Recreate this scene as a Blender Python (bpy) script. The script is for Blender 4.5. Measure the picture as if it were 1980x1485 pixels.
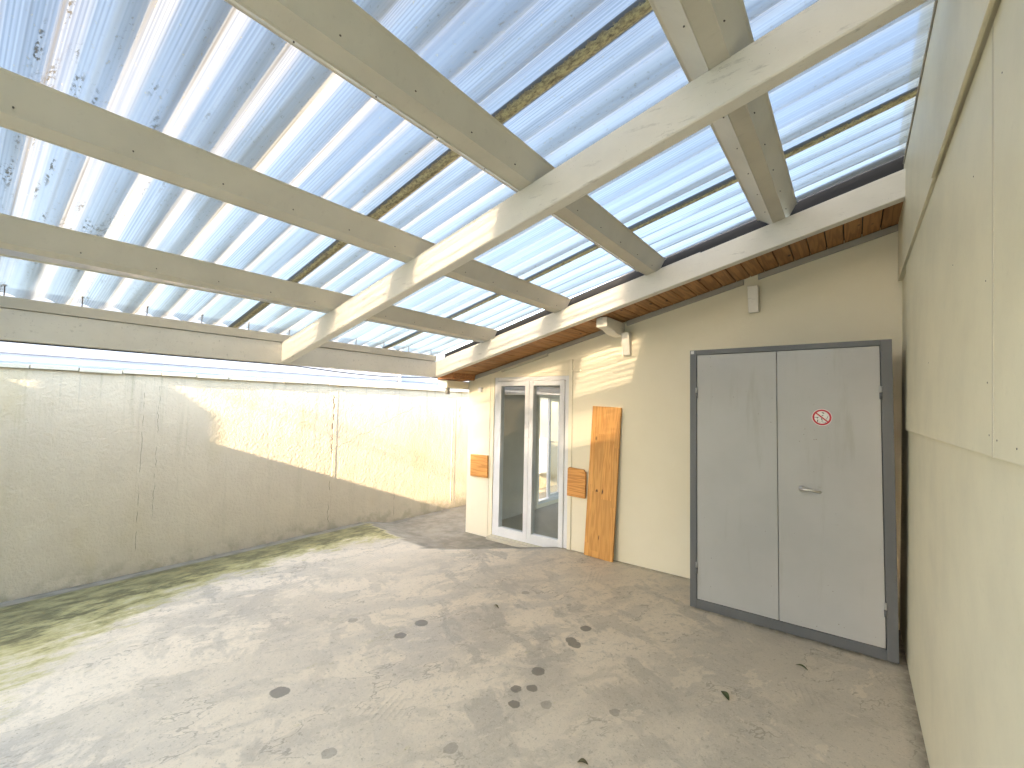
import bpy, bmesh, math, random
from mathutils import Vector, Matrix
random.seed(7)
scene = bpy.context.scene
for o in list(bpy.data.objects): bpy.data.objects.remove(o)

# ------------------------------------------------------------------ camera
F_PX, YAW, PITCH, ROLL = 861.1, 0.6536, 0.0507, 0.0203
fw = Vector((-math.sin(YAW)*math.cos(PITCH), math.cos(YAW)*math.cos(PITCH), math.sin(PITCH)))
rt = Vector((math.cos(YAW), math.sin(YAW), 0)); up = rt.cross(fw)
r2 = rt*math.cos(ROLL) + up*math.sin(ROLL); u2 = -rt*math.sin(ROLL) + up*math.cos(ROLL)
cam = bpy.data.cameras.new('camera'); camo = bpy.data.objects.new('camera', cam)
scene.collection.objects.link(camo)
m = Matrix.Identity(4)
for i in range(3):
    m[i][0], m[i][1], m[i][2] = r2[i], u2[i], -fw[i]
m[2][3] = 1.65
camo.matrix_world = m
cam.sensor_width = 36; cam.lens = 36*F_PX/1980; cam.clip_start = .02; cam.clip_end = 3000
scene.camera = camo

# ------------------------------------------------------------------ sky and sun
SUN = Vector((-.10, 1, -.365)).normalized()
world = bpy.data.worlds.new('World'); scene.world = world; world.use_nodes = True
wn = world.node_tree; wn.nodes.clear()
sky = wn.nodes.new('ShaderNodeTexSky'); sky.sky_type = 'NISHITA'; sky.sun_disc = False
sky.sun_elevation = math.asin(-SUN.z); sky.sun_rotation = math.atan2(-SUN.x, -SUN.y)
sky.air_density = 1.0; sky.dust_density = 1.2; sky.ozone_density = 2.6
bg = wn.nodes.new('ShaderNodeBackground'); bg.inputs['Strength'].default_value = .15
wo = wn.nodes.new('ShaderNodeOutputWorld')
wn.links.new(sky.outputs[0], bg.inputs[0]); wn.links.new(bg.outputs[0], wo.inputs[0])
sl = bpy.data.lights.new('sun', 'SUN'); sl.energy = 2.3; sl.angle = math.radians(.5); sl.color = (1, .94, .84)
so = bpy.data.objects.new('sun', sl); scene.collection.objects.link(so)
so.rotation_euler = SUN.to_track_quat('-Z', 'Y').to_euler(); so.location = (0, -4, 9)
vs = scene.view_settings
vs.view_transform = 'Standard'; vs.look = 'None'; vs.exposure = 4.08; vs.use_white_balance = True; vs.white_balance_temperature = 8500; vs.white_balance_tint = 15; vs.gamma = 1; vs.use_curve_mapping = False
scene.cycles.use_denoising = True
scene.cycles.max_bounces = 8; scene.cycles.diffuse_bounces = 3; scene.cycles.use_adaptive_sampling = True; scene.cycles.adaptive_threshold = .02; scene.cycles.transparent_max_bounces = 12
scene.cycles.sample_clamp_indirect = 6
scene.cycles.caustics_reflective = False; scene.cycles.caustics_refractive = True

# ------------------------------------------------------------------ helpers
COL = scene.collection
def tag(o, label=None, cat=None, group=None, kind=None):
    if label: o['label'] = label
    if cat: o['category'] = cat
    if group: o['group'] = group
    if kind: o['kind'] = kind
    return o
def thing(name, loc, label, cat, group=None):
    e = bpy.data.objects.new(name, None); COL.objects.link(e); e.location = loc; e.empty_display_size = .1
    return tag(e, label, cat, group)
def mesh_obj(name, me, mat=None, parent=None):
    o = bpy.data.objects.new(name, me); COL.objects.link(o)
    if mat is not None and not me.materials: me.materials.append(mat)
    if parent is not None:
        o.parent = parent
        w = Matrix.Identity(4); p = parent
        w = world_of(parent)
        o.matrix_parent_inverse = w.inverted()
    return o
def world_of(p):
    w = Matrix.LocRotScale(p.location, p.rotation_euler, p.scale)
    if p.parent: w = world_of(p.parent) @ p.matrix_parent_inverse @ w
    return w
class MB:
    """collects shapes in one bmesh, world coordinates"""
    def __init__(s): s.bm = bmesh.new()
    def box(s, a, b, bev=0.0, mat=None):
        t = bmesh.new()
        x0, y0, z0 = a; x1, y1, z1 = b
        v = [t.verts.new(p) for p in [(x0,y0,z0),(x1,y0,z0),(x1,y1,z0),(x0,y1,z0),(x0,y0,z1),(x1,y0,z1),(x1,y1,z1),(x0,y1,z1)]]
        for f in [(0,3,2,1),(4,5,6,7),(0,1,5,4),(1,2,6,5),(2,3,7,6),(3,0,4,7)]: t.faces.new([v[i] for i in f])
        if bev: bmesh.ops.bevel(t, geom=t.edges[:], offset=bev, segments=2, affect='EDGES', profile=.7)
        return s._add(t, mat)
    def prism(s, poly, axis, a, b, bev=0.0, mat=None):
        """poly: 2D outline; axis 0/1/2 extrusion direction from a to b"""
        t = bmesh.new()
        def P(q, c):
            return {0: (c, q[0], q[1]), 1: (q[0], c, q[1]), 2: (q[0], q[1], c)}[axis]
        A = [t.verts.new(P(q, a)) for q in poly]; B = [t.verts.new(P(q, b)) for q in poly]
        t.faces.new(A); t.faces.new(B[::-1])
        n = len(poly)
        for i in range(n): t.faces.new([A[i], B[i], B[(i+1)%n], A[(i+1)%n]])
        bmesh.ops.recalc_face_normals(t, faces=t.faces[:])
        if bev: bmesh.ops.bevel(t, geom=t.edges[:], offset=bev, segments=1, affect='EDGES')
        return s._add(t, mat)
    def tube(s, pts, r, n=8, mat=None):
        t = bmesh.new(); rings = []
        pts = [Vector(p) for p in pts]
        for i, p in enumerate(pts):
            d = (pts[min(i+1, len(pts)-1)] - pts[max(i-1, 0)]).normalized()
            q = d.to_track_quat('Z', 'Y')
            rr = r[i] if isinstance(r, (list, tuple)) else r
            rings.append([t.verts.new(p + q @ Vector((rr*math.cos(2*math.pi*k/n), rr*math.sin(2*math.pi*k/n), 0))) for k in range(n)])
        for a, b in zip(rings, rings[1:]):
            for k in range(n): t.faces.new([a[k], a[(k+1)%n], b[(k+1)%n], b[k]])
        t.faces.new(rings[0][::-1]); t.faces.new(rings[-1])
        for f in t.faces: f.smooth = True
        return s._add(t, mat)
    def face(s, pts):
        s.bm.faces.new([s.bm.verts.new(p) for p in pts]); return s
    def _add(s, t, mat):
        if mat is not None: bmesh.ops.transform(t, matrix=mat, verts=t.verts[:])
        me = bpy.data.meshes.new('tmp'); t.to_mesh(me); t.free(); s.bm.from_mesh(me); bpy.data.meshes.remove(me)
        return s
    def mesh(s, name):
        me = bpy.data.meshes.new(name); s.bm.to_mesh(me); s.bm.free(); return me
    def build(s, name, mat, parent=None):
        return mesh_obj(name, s.mesh(name), mat, parent)

class N:
    """small node-tree writer"""
    def __init__(s, name):
        s.m = bpy.data.materials.new(name); s.m.use_nodes = True; s.t = s.m.node_tree; s.t.nodes.clear()
        s.out = s.t.nodes.new('ShaderNodeOutputMaterial')
    def n(s, typ, **kw):
        nd = s.t.nodes.new(typ)
        for k, v in kw.items(): setattr(nd, k, v)
        return nd
    def lk(s, a, b): s.t.links.new(a, b)
    def put(s, sock, v):
        if v is None: return
        if isinstance(v, bpy.types.NodeSocket): s.lk(v, sock)
        elif isinstance(v, (tuple, list)) and len(v) == 3 and sock.type == 'RGBA': sock.default_value = (*v, 1)
        else: sock.default_value = v
    def pos(s): return s.n('ShaderNodeNewGeometry').outputs['Position']
    def xyz(s, v=None):
        nd = s.n('ShaderNodeSeparateXYZ'); s.put(nd.inputs[0], v or s.pos()); return nd.outputs
    def vec(s, x, y, z):
        nd = s.n('ShaderNodeCombineXYZ')
        for i, q in enumerate((x, y, z)): s.put(nd.inputs[i], q)
        return nd.outputs[0]
    def mapv(s, v, scale=(1,1,1), loc=(0,0,0), rot=(0,0,0)):
        nd = s.n('ShaderNodeMapping'); s.put(nd.inputs[0], v); nd.inputs['Scale'].default_value = scale
        nd.inputs['Location'].default_value = loc; nd.inputs['Rotation'].default_value = rot; return nd.outputs[0]
    def noise(s, v, scale, detail=4, rough=.55, dist=0, col=False):
        nd = s.n('ShaderNodeTexNoise'); s.put(nd.inputs['Vector'], v); nd.inputs['Scale'].default_value = scale
        nd.inputs['Detail'].default_value = detail; nd.inputs['Roughness'].default_value = rough; nd.inputs['Distortion'].default_value = dist
        return nd.outputs['Color' if col else 'Fac']
    def voro(s, v, scale, feature='F1', out='Distance'):
        nd = s.n('ShaderNodeTexVoronoi', feature=feature); s.put(nd.inputs['Vector'], v); nd.inputs['Scale'].default_value = scale
        return nd.outputs[out]
    def math(s, op, a, b=None, c=None, clamp=False):
        nd = s.n('ShaderNodeMath', operation=op, use_clamp=clamp)
        for i, q in enumerate((a, b, c)): s.put(nd.inputs[i], q)
        return nd.outputs[0]
    def ramp(s, f, lo, hi, a=0., b=1., smooth=True):
        nd = s.n('ShaderNodeMapRange', interpolation_type='SMOOTHSTEP' if smooth else 'LINEAR'); s.put(nd.inputs[0], f)
        nd.inputs[1].default_value = lo; nd.inputs[2].default_value = hi; nd.inputs[3].default_value = a; nd.inputs[4].default_value = b
        return nd.outputs[0]
    def mix(s, f, a, b, blend='MIX'):
        nd = s.n('ShaderNodeMix', data_type='RGBA', blend_type=blend)
        s.put(nd.inputs[0], f); s.put(nd.inputs[6], a); s.put(nd.inputs[7], b); return nd.outputs[2]
    def attr(s, name): return s.n('ShaderNodeAttribute', attribute_name=name).outputs['Fac']
    def bump(s, h, strength=.5, dist=.01, normal=None):
        nd = s.n('ShaderNodeBump'); s.put(nd.inputs['Height'], h); nd.inputs['Strength'].default_value = strength
        nd.inputs['Distance'].default_value = dist
        if normal is not None: s.lk(normal, nd.inputs['Normal'])
        return nd.outputs[0]
    def pbsdf(s, col, rough=.6, spec=.3, normal=None, metal=0):
        nd = s.n('ShaderNodeBsdfPrincipled'); s.put(nd.inputs['Base Color'], col); s.put(nd.inputs['Roughness'], rough)
        s.put(nd.inputs['Specular IOR Level'], spec); s.put(nd.inputs['Metallic'], metal)
        if normal is not None: s.lk(normal, nd.inputs['Normal'])
        return nd.outputs[0]
    def mixs(s, f, a, b):
        nd = s.n('ShaderNodeMixShader'); s.put(nd.inputs[0], f); s.lk(a, nd.inputs[1]); s.lk(b, nd.inputs[2]); return nd.outputs[0]
    def done(s, sh): s.lk(sh, s.out.inputs['Surface']); return s.m

# ------------------------------------------------------------------ materials
def mat_render_wall(name, base, alt, bumpk=.35, streaks=False, crack=False):
    """rough cast / painted render with stains"""
    q = N(name); p = q.pos()
    big = q.noise(p, .7, 4); mid = q.noise(p, 4.5, 5, .6)
    f = q.math('ADD', q.math('MULTIPLY', big, .6), q.math('MULTIPLY', mid, .4))
    c = q.mix(q.ramp(f, .35, .68), base, alt)
    fine = q.noise(p, 95, 3, .6); grain = q.noise(p, 38, 4, .6)
    h = grain
    if streaks:
        x, y, z = q.xyz(p)
        st = q.noise(q.vec(q.math('MULTIPLY', x, 2.), q.math('MULTIPLY', y, 9.), q.math('MULTIPLY', z, .55)), 1., 5, .6)
        st2 = q.noise(q.vec(x, q.math('MULTIPLY', y, 26.), q.math('MULTIPLY', z, .8)), 1., 3, .5)
        top = q.ramp(z, .9, 1.85)                         # run-off stains hang from the coping
        sm = q.math('MULTIPLY', q.ramp(st, .53, .74), q.math('ADD', q.math('MULTIPLY', top, .65), .18))
        c = q.mix(sm, c, (.36, .31, .20))
        c = q.mix(q.math('MULTIPLY', q.math('MULTIPLY', q.ramp(st2, .6, .75), top), .35), c, (.33, .30, .25))
        foot = q.math('MULTIPLY', q.ramp(z, .20, .0), q.ramp(q.noise(p, 7, 5), .42, .62))
        c = q.mix(q.math('MULTIPLY', foot, .45), c, (.36, .31, .20))
        och = q.math('MULTIPLY', q.ramp(q.noise(q.vec(x, y, q.math('MULTIPLY', z, .6)), 1.3, 3), .56, .72), .35)
        c = q.mix(och, c, (.52, .40, .19))
        lump = q.noise(q.mapv(p, (1, 2.2, 1.3)), 3.4, 5, .62)  # trowelled lumps
        h = q.math('ADD', q.math('MULTIPLY', h, .75), q.math('MULTIPLY', lump, .75))
    if crack:
        x, y, z = q.xyz(p)
        tot = None
        for (y0, z0, z1, w, amp) in [(3.29, .95, 1.76, .012, .10), (3.27, .05, .95, .0035, .10), (1.28, .2, 1.8, .0022, .03), (1.40, .5, 1.78, .0020, .05), (4.33, -.02, .75, .003, .06), (5.55, 0, 1.75, .006, .05), (5.7, 1.45, 1.78, .014, .05)]:
            wob = q.math('MULTIPLY', q.math('SUBTRACT', q.noise(q.vec(y0, 3., z), 7., 3, .7), .5), amp)
            d = q.math('ABSOLUTE', q.math('SUBTRACT', q.math('SUBTRACT', y, y0), wob))
            brk = q.ramp(q.noise(q.vec(y0*3, 9., z), 9., 1, .6), .38, .55)
            k = q.math('MULTIPLY', q.math('MULTIPLY', q.ramp(d, w, w*.35), brk), q.math('MULTIPLY', q.ramp(z, z0-.02, z0+.02), q.ramp(z, z1+.02, z1-.02)))
            tot = k if tot is None else q.math('MAXIMUM', tot, k)
        # a hairline crack running up and right
        yy = q.math('SUBTRACT', y, 3.3); line = q.math('SUBTRACT', z, q.math('ADD', 1.03, q.math('MULTIPLY', yy, .42)))
        line = q.math('ADD', line, q.math('MULTIPLY', q.math('SUBTRACT', q.noise(q.vec(y, 1., 0), 4., 6, .7), .5), .22))
        k = q.math('MULTIPLY', q.ramp(q.math('ABSOLUTE', line), .0045, .0015), q.math('MULTIPLY', q.ramp(y, 3.3, 3.34), q.ramp(y, 4.75, 4.6)))
        tot = q.math('MAXIMUM', tot, q.math('MULTIPLY', k, .7))
        c = q.mix(tot, c, (.12, .10, .075))
    return q.done(q.pbsdf(c, .85, .15, q.bump(h, bumpk, .012)))

CREAM = (.70, .60, .385)
M_wall_left = mat_render_wall('boundary_render', (.665, .56, .41), (.60, .50, .365), .9, True, True)
M_house = mat_render_wall('house_paint', (.87, .79, .615), (.84, .76, .585), .10)
M_strip = mat_render_wall('render_strip', (.63, .57, .44), (.58, .52, .40), .3)

def mat_paint(name, col, rough=.5, wear=None, wearamt=.5, bumpk=.05, spec=.35, scale=3.):
    q = N(name); p = q.pos()
    f = q.noise(p, scale, 5, .6)
    c = q.mix(q.ramp(f, .3, .75), col, tuple(x*.90 for x in col))
    if wear:
        w = q.noise(q.mapv(p, (1.2, 6, 6)), 5., 6, .7)
        c = q.mix(q.math('MULTIPLY', q.ramp(w, .57, .72), wearamt), c, wear)
        sp = q.voro(p, 60)
        c = q.mix(q.math('MULTIPLY', q.math('MULTIPLY', q.ramp(sp, .16, .08), q.ramp(q.noise(p, 5, 3), .5, .62)), wearamt), c, wear)
    return q.done(q.pbsdf(c, rough, spec, q.bump(q.noise(p, 60, 4), bumpk, .004)))
M_rafter = mat_paint('rafter_white_paint', (.83, .785, .70), .55, (.38, .35, .30), .5, .15)
M_purlin = mat_paint('purlin_cream_metal', (.66, .61, .51), .42, (.45, .40, .32), .25, .03)
M_cladding = mat_paint('cladding_paint', (.76, .69, .50), .5, (.45, .40, .27), .15, .05)
M_dark = mat_paint('dark_flashing', (.03, .03, .032), .6)
M_pvc = mat_paint('white_pvc', (.80, .80, .80), .32, None)
M_white = mat_paint('white_metal', (.35, .375, .42), .45, (.5, .52, .55), .3)
M_gutter = mat_paint('grey_white_gutter', (.60, .64, .70), .4)
M_line = mat_paint('gutter_dark_line', (.12, .13, .15), .6)  # dark paint for the two thin lines along the gutter
M_screw = mat_paint('screw_steel', (.14, .11, .09), .5)
M_cable = mat_paint('cable_rubber', (.02, .02, .022), .5)
M_tile = mat_paint('roof_tile', (.50, .23, .17), .8)
M_grey = mat_paint('grey_trim', (.42, .38, .32), .8)
M_room = mat_paint('room_plaster', (.52, .475, .41), .8)
M_roomfloor = mat_paint('room_floor', (.40, .34, .26), .55)
M_blind = mat_paint('blind_fabric', (.45, .44, .45), .7)
M_steel = (lambda q: q.done(q.pbsdf((.62, .60, .55), .28, .5, None, 1)))(N('handle_steel'))
M_leafd = mat_paint('dry_leaf', (.10, .085, .04), .7)
M_leafg = mat_paint('green_leaf', (.07, .085, .03), .6)
M_red = mat_paint('sign_red', (.55, .035, .05), .45)
M_signw = mat_paint('sign_white', (.78, .76, .72), .45)
M_signk = mat_paint('sign_black', (.02, .02, .02), .5)

def mat_steel_paint(name, col, stain=.4):
    q = N(name); p = q.pos(); x, y, z = q.xyz(p)
    f = q.noise(p, 2.2, 4)
    c = q.mix(q.ramp(f, .35, .7), col, tuple(k*.93 for k in col))
    st = q.noise(q.mapv(p, (7, 7, 1.0)), 1., 5, .6)
    c = q.mix(q.math('MULTIPLY', q.ramp(st, .55, .75), stain), c, (.27, .245, .18))
    sc = q.noise(q.mapv(p, (6, 6, 70)), 1., 4, .7)
    c = q.mix(q.math('MULTIPLY', q.ramp(sc, .69, .76), q.ramp(q.noise(p, 2.7, 2), .45, .6)), c, (.27, .25, .2))
    sp = q.math('MULTIPLY', q.ramp(q.voro(p, 22), .10, .04), q.ramp(q.noise(p, 3.1, 2), .55, .65))
    c = q.mix(sp, c, (.16, .13, .09))
    return q.done(q.pbsdf(c, q.ramp(f, .3, .7, .38, .5), .4, q.bump(q.noise(p, 3.5, 2), .08, .02)))
M_leafdoor = mat_steel_paint('grey_door_paint', (.43, .425, .405), .38)
M_frame = mat_steel_paint('dark_grey_frame_paint', (.125, .13, .133), .12)

def mat_wood(name, light, dark, axis=2, scale=1.0, rough=.5, knots=True, stave=0):
    q = N(name)
    oi = q.n('ShaderNodeObjectInfo').outputs['Random']
    p = q.pos(); sv = .5
    if stave:                                       # glued-up panel: staves side by side, finger-jointed lengthwise
        p = q.n('ShaderNodeTexCoord').outputs['Object']; sx_, sy_, sz_ = q.xyz(p)
        col_ = q.math('FLOOR', q.math('DIVIDE', sx_, stave))
        row_ = q.math('FLOOR', q.math('ADD', q.math('MULTIPLY', sz_, 1.55), q.math('MULTIPLY', q.math('FRACT', q.math('MULTIPLY', col_, .37)), 3.)))
        wn_ = q.n('ShaderNodeTexWhiteNoise', noise_dimensions='2D'); q.lk(q.vec(col_, row_, 0.), wn_.inputs['Vector']); sv = wn_.outputs['Value']; oi = sv
    off = q.vec(q.math('MULTIPLY', oi, 7.), q.math('MULTIPLY', oi, 13.), q.math('MULTIPLY', oi, 5.))
    nd = q.n('ShaderNodeVectorMath', operation='ADD'); q.lk(p, nd.inputs[0]); q.lk(off, nd.inputs[1]); pv = nd.outputs[0]
    sc = [14., 14., 14.]; sc[axis] = 1.1
    g = q.mapv(pv, tuple(k*scale for k in sc))
    warp = q.noise(g, .55, 3, .5)
    rings = q.math('SINE', q.math('MULTIPLY', warp, 52.))
    fine = q.noise(q.mapv(g, tuple(3.2 if i != axis else .8 for i in range(3))), 3., 5, .7)
    f = q.math('ADD', q.math('MULTIPLY', q.ramp(rings, -1, 1), .38), q.math('MULTIPLY', fine, .62))
    c = q.mix(q.ramp(f, .25, .9), light, dark)
    tone = q.noise(q.mapv(pv, (3, 3, 3)), .9, 2)
    c = q.mix(q.ramp(tone, .35, .7, 0, .35), c, tuple(k*.72 for k in light))
    if stave: c = q.mix(q.math('MULTIPLY', sv, .45), c, tuple(k*.70 for k in light))
    if knots:
        kn = q.voro(q.mapv(pv, tuple(6.5 if i != axis else 3.2 for i in range(3))), 1.)
        c = q.mix(q.ramp(kn, .13, .06), c, (.10, .035, .012))
    return q.done(q.pbsdf(c, rough, .35, q.bump(f, .06, .004)))
M_pine = mat_wood('pine_board', (.84, .415, .13), (.60, .235, .055), 2, 1.5, .5, True, .115)
M_pineh = mat_wood('pine_block', (.80, .37, .115), (.56, .21, .05), 0, 1.5)
M_soffit = mat_wood('soffit_board_wood', (.50, .24, .09), (.30, .125, .04), 1, 1.0, .55)
M_tieend = mat_wood('stained_beam', (.47, .19, .065), (.28, .10, .032), 0)

def mat_floor():
    q = N('courtyard_concrete'); p = q.pos(); x, y, z = q.xyz(p)
    moss_a = q.attr('moss'); old = q.attr('old'); gut = q.attr('gutter')
    # trowelled layers: stretched patches with hard edges
    r = q.mapv(p, (1, 1, 1), rot=(0, 0, math.radians(24)))
    w = q.noise(p, 2.2, 3, .5, col=True)
    nd = q.n('ShaderNodeMix', data_type='VECTOR'); nd.inputs[0].default_value = .16; q.lk(r, nd.inputs[4]); q.lk(w, nd.inputs[5]); rw = nd.outputs[1]
    a = q.noise(q.mapv(rw, (1.6, .75, 1)), 1.7, 5, .62)
    b = q.noise(q.mapv(rw, (1.2, 2.6, 1), (3, 7, 0), (0, 0, .5)), 1.9, 4, .68)
    d = q.noise(p, .55, 3)
    e = q.noise(q.mapv(rw, (3, 1.6, 1), (11, 2, 0)), 3.2, 5, .72)
    c = q.mix(q.ramp(a, .42, .57), (.70, .585, .435), (.49, .42, .325))
    c = q.mix(q.math('MULTIPLY', q.ramp(b, .515, .59), .62), c, (.37, .325, .26))
    c = q.mix(q.math('MULTIPLY', q.ramp(e, .57, .65), .5), c, (.33, .29, .23))
    c = q.mix(q.math('MULTIPLY', q.ramp(e, .40, .36), .55), c, (.62, .52, .385))
    c = q.mix(q.ramp(d, .40, .62, 0, .6), c, (.66, .55, .40))
    # it fades to grey towards the cabinet and the right-hand wall
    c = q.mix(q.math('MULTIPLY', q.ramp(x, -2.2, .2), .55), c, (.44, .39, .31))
    k2 = q.noise(q.mapv(rw, (2.2, 1.1, 1), (5, 1, 0)), 2.6, 5, .65); c = q.mix(q.math('MULTIPLY', q.ramp(k2, .54, .62), .4), c, (.40, .345, .265)); c = q.mix(q.math('MULTIPLY', q.ramp(k2, .42, .38), .5), c, (.70, .59, .44))
    sp = q.noise(p, 30, 3, .7); c = q.mix(q.ramp(sp, .54, .76, 0, .55), c, (.22, .195, .15)); gr_ = q.noise(p, 120, 2, .7); c = q.mix(q.ramp(gr_, .58, .75, 0, .5), c, (.25, .22, .17)); c = q.mix(q.ramp(gr_, .40, .28, 0, .4), c, (.72, .63, .49))
    wt = q.noise(q.mapv(rw, (1.1, 3.5, 1)), 6, 4, .75); c = q.mix(q.ramp(wt, .62, .70, 0, .5), c, (.66, .56, .42))
    # ribbed scratch marks left by the trowel, in a few places
    rib = q.math('SINE', q.math('MULTIPLY', q.math('ADD', q.math('ADD', x, q.math('MULTIPLY', y, .35)), q.math('MULTIPLY', w, .05)), 165.))
    ribm = q.ramp(q.noise(p, 2.1, 2), .60, .68)
    ribs = q.math('MULTIPLY', rib, ribm)
    c = q.mix(q.math('MULTIPLY', q.ramp(ribs, .3, .95), .16), c, (.22, .20, .17))
    lay = q.math('MULTIPLY', q.ramp(q.math('ABSOLUTE', q.math('SUBTRACT', a, .495)), .007, .002), q.ramp(q.noise(p, 1.9, 2), .45, .6))   # edges of the screed layers
    c = q.mix(q.math('MULTIPLY', lay, .55), c, (.23, .20, .155))
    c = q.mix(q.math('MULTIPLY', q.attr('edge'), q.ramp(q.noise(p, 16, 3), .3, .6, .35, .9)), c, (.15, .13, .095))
    # dark round drip spots
    tot = None
    spots = [(-2.617,1.301,.052),(-2.599,2.138,.043),(-2.625,2.36,.05),(-2.338,3.311,.035),(-1.611,3.075,.042),(-1.615,2.86,.04),(-1.565,2.825,.045),(-1.59,2.402,.045),(-1.591,2.176,.034),(-1.521,2.24,.034),(-1.521,2.064,.034),(-1.377,2.169,.033),(-1.567,1.616,.036),(-1.991,1.235,.035),(-3.05,2.05,.035),(-1.05,2.35,.03)]
    wob = q.math('MULTIPLY', q.math('SUBTRACT', q.noise(p, 22, 2), .5), .03)
    for i, (sx, sy, sr) in enumerate(spots):
        dx = q.math('SUBTRACT', x, sx); dy = q.math('SUBTRACT', y, sy)
        dd = q.math('ADD', q.math('SQRT', q.math('ADD', q.math('MULTIPLY', dx, dx), q.math('MULTIPLY', dy, dy))), wob)
        k = q.math('MULTIPLY', q.ramp(dd, sr*1.06, sr*.9), .8 if i not in (3, 11, 12, 13, 14, 15) else .45)
        tot = k if tot is None else q.math('MAXIMUM', tot, k)
    c = q.mix(tot, c, (.155, .135, .105))
    # older concrete of the passage, moss along the wall, drainage strip
    oc = q.mix(q.ramp(q.noise(p, 6, 6, .7), .35, .65), (.30, .265, .205), (.20, .175, .13))
    c = q.mix(old, c, oc)
    mn = q.noise(q.mapv(p, (1.3, .55, 1), rot=(0, 0, .15)), 7, 6, .72); mb = q.noise(p, 1.6, 4)
    mm = q.math('ADD', moss_a, q.math('MULTIPLY', q.math('SUBTRACT', mn, .5), 1.7))
    mm = q.math('ADD', mm, q.math('MULTIPLY', q.math('SUBTRACT', mb, .5), .5))
    c = q.mix(q.math('MULTIPLY', q.ramp(mm, .18, .62), .85), c, (.42, .365, .135))
    c = q.mix(q.ramp(mm, .42, .9), c, q.mix(q.ramp(mn, .36, .64), (.30, .26, .12), (.13, .115, .055)))
    gc = q.mix(q.ramp(q.noise(q.mapv(p, (3, 1, 1)), 5, 5), .4, .65), (.30, .265, .205), (.20, .175, .13))
    c = q.mix(gut, c, gc)
    h = q.math('ADD', q.noise(q.mapv(p, (1.5, .8, 1), rot=(0, 0, .4)), 9, 5, .7), q.math('MULTIPLY', rib, q.math('MULTIPLY', ribm, .06)))
    ro = q.ramp(a, .4, .6, .62, .45)
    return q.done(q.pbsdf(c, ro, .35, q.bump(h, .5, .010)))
M_floor = mat_floor()
M_soil = mat_paint('far_ground', (.16, .15, .12), .9)

PITCH_W = .1835; Y_BAND = 1.635                     # corrugation pitch, dirty lap position
def mat_sheet():
    """clear sheet: the streaks, film and laps come from mesh attributes, so shadow rays stay cheap"""
    q = N('corrugated_clear_sheet'); p = q.pos(); x, y, z = q.xyz(p)
    opac = q.attr('opac'); film = q.attr('film'); lapa = q.attr('lap'); line = q.attr('dustline'); lb_a = q.attr('bits')
    spk = q.noise(q.mapv(p, (1, 1.7, 1)), 42, 3, .7)
    lap = q.ramp(q.math('ADD', lapa, q.math('MULTIPLY', q.math('SUBTRACT', spk, .5), 2.6)), .40, .58)
    specks = q.math('MULTIPLY', q.ramp(spk, .60, .68), q.math('ADD', film, .2))
    lb = q.math('MULTIPLY', q.ramp(spk, .50, .58), lb_a)
    tone = q.attr('tone')
    tr = q.n('ShaderNodeBsdfRefraction'); tr.inputs['IOR'].default_value = 1.10; tr.inputs['Roughness'].default_value = .8
    q.put(tr.inputs[0], q.mix(q.math('MULTIPLY', film, .8), q.mix(tone, (.112, .118, .122), (.265, .262, .258)), (.09, .088, .08)))
    tl = q.n('ShaderNodeBsdfTranslucent'); q.put(tl.inputs[0], q.mix(film, q.mix(tone, (.09, .085, .074), (.19, .172, .138)), (.11, .10, .076)))
    df = q.n('ShaderNodeBsdfDiffuse'); df.inputs[0].default_value = (.4, .39, .36, 1)
    cl = q.n('ShaderNodeBsdfTransparent'); cl.inputs[0].default_value = (.64, .63, .62, 1)
    body = q.mixs(opac, q.mixs(.16, tr.outputs[0], cl.outputs[0]), q.mixs(.22, tl.outputs[0], df.outputs[0]))
    dt = q.n('ShaderNodeBsdfTranslucent'); q.lk(q.mix(q.ramp(spk, .35, .6), (.60, .50, .29), (.32, .255, .16)), dt.inputs[0])
    dd = q.n('ShaderNodeBsdfDiffuse'); q.lk(q.mix(q.ramp(spk, .4, .6), (.42, .35, .20), (.24, .19, .125)), dd.inputs[0])
    body = q.mixs(q.math('MULTIPLY', lap, .88), body, q.mixs(.35, dt.outputs[0], dd.outputs[0]))
    kt = q.n('ShaderNodeBsdfTranslucent'); kt.inputs[0].default_value = (.05, .043, .03, 1)
    kd = q.n('ShaderNodeBsdfDiffuse'); kd.inputs[0].default_value = (.13, .112, .082, 1)
    dm = q.math('MAXIMUM', q.math('MULTIPLY', lb, .9), q.math('MAXIMUM', q.math('MULTIPLY', specks, .62), q.math('MULTIPLY', line, .62)))
    body = q.mixs(dm, body, q.mixs(.5, kt.outputs[0], kd.outputs[0]))
    gl = q.n('ShaderNodeBsdfGlossy'); gl.inputs['Roughness'].default_value = .2; gl.inputs[0].default_value = (.9, .9, .9, 1)
    fr = q.n('ShaderNodeFresnel'); fr.inputs[0].default_value = 1.45
    return q.done(q.mixs(q.math('MULTIPLY', fr.outputs[0], .25), body, gl.outputs[0]))
M_sheet = mat_sheet()

def mat_glass():
    q = N('door_glass')
    tr = q.n('ShaderNodeBsdfTransparent'); tr.inputs[0].default_value = (.94, .95, .94, 1)
    gl = q.n('ShaderNodeBsdfGlossy'); gl.inputs['Roughness'].default_value = .01
    lw = q.n('ShaderNodeLayerWeight'); lw.inputs[0].default_value = .5
    fr = q.math('ADD', .05, q.math('MULTIPLY', q.math('POWER', lw.outputs['Facing'], 5.), .9))
    return q.done(q.mixs(fr, tr.outputs[0], gl.outputs[0]))
M_glass = mat_glass()

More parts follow.
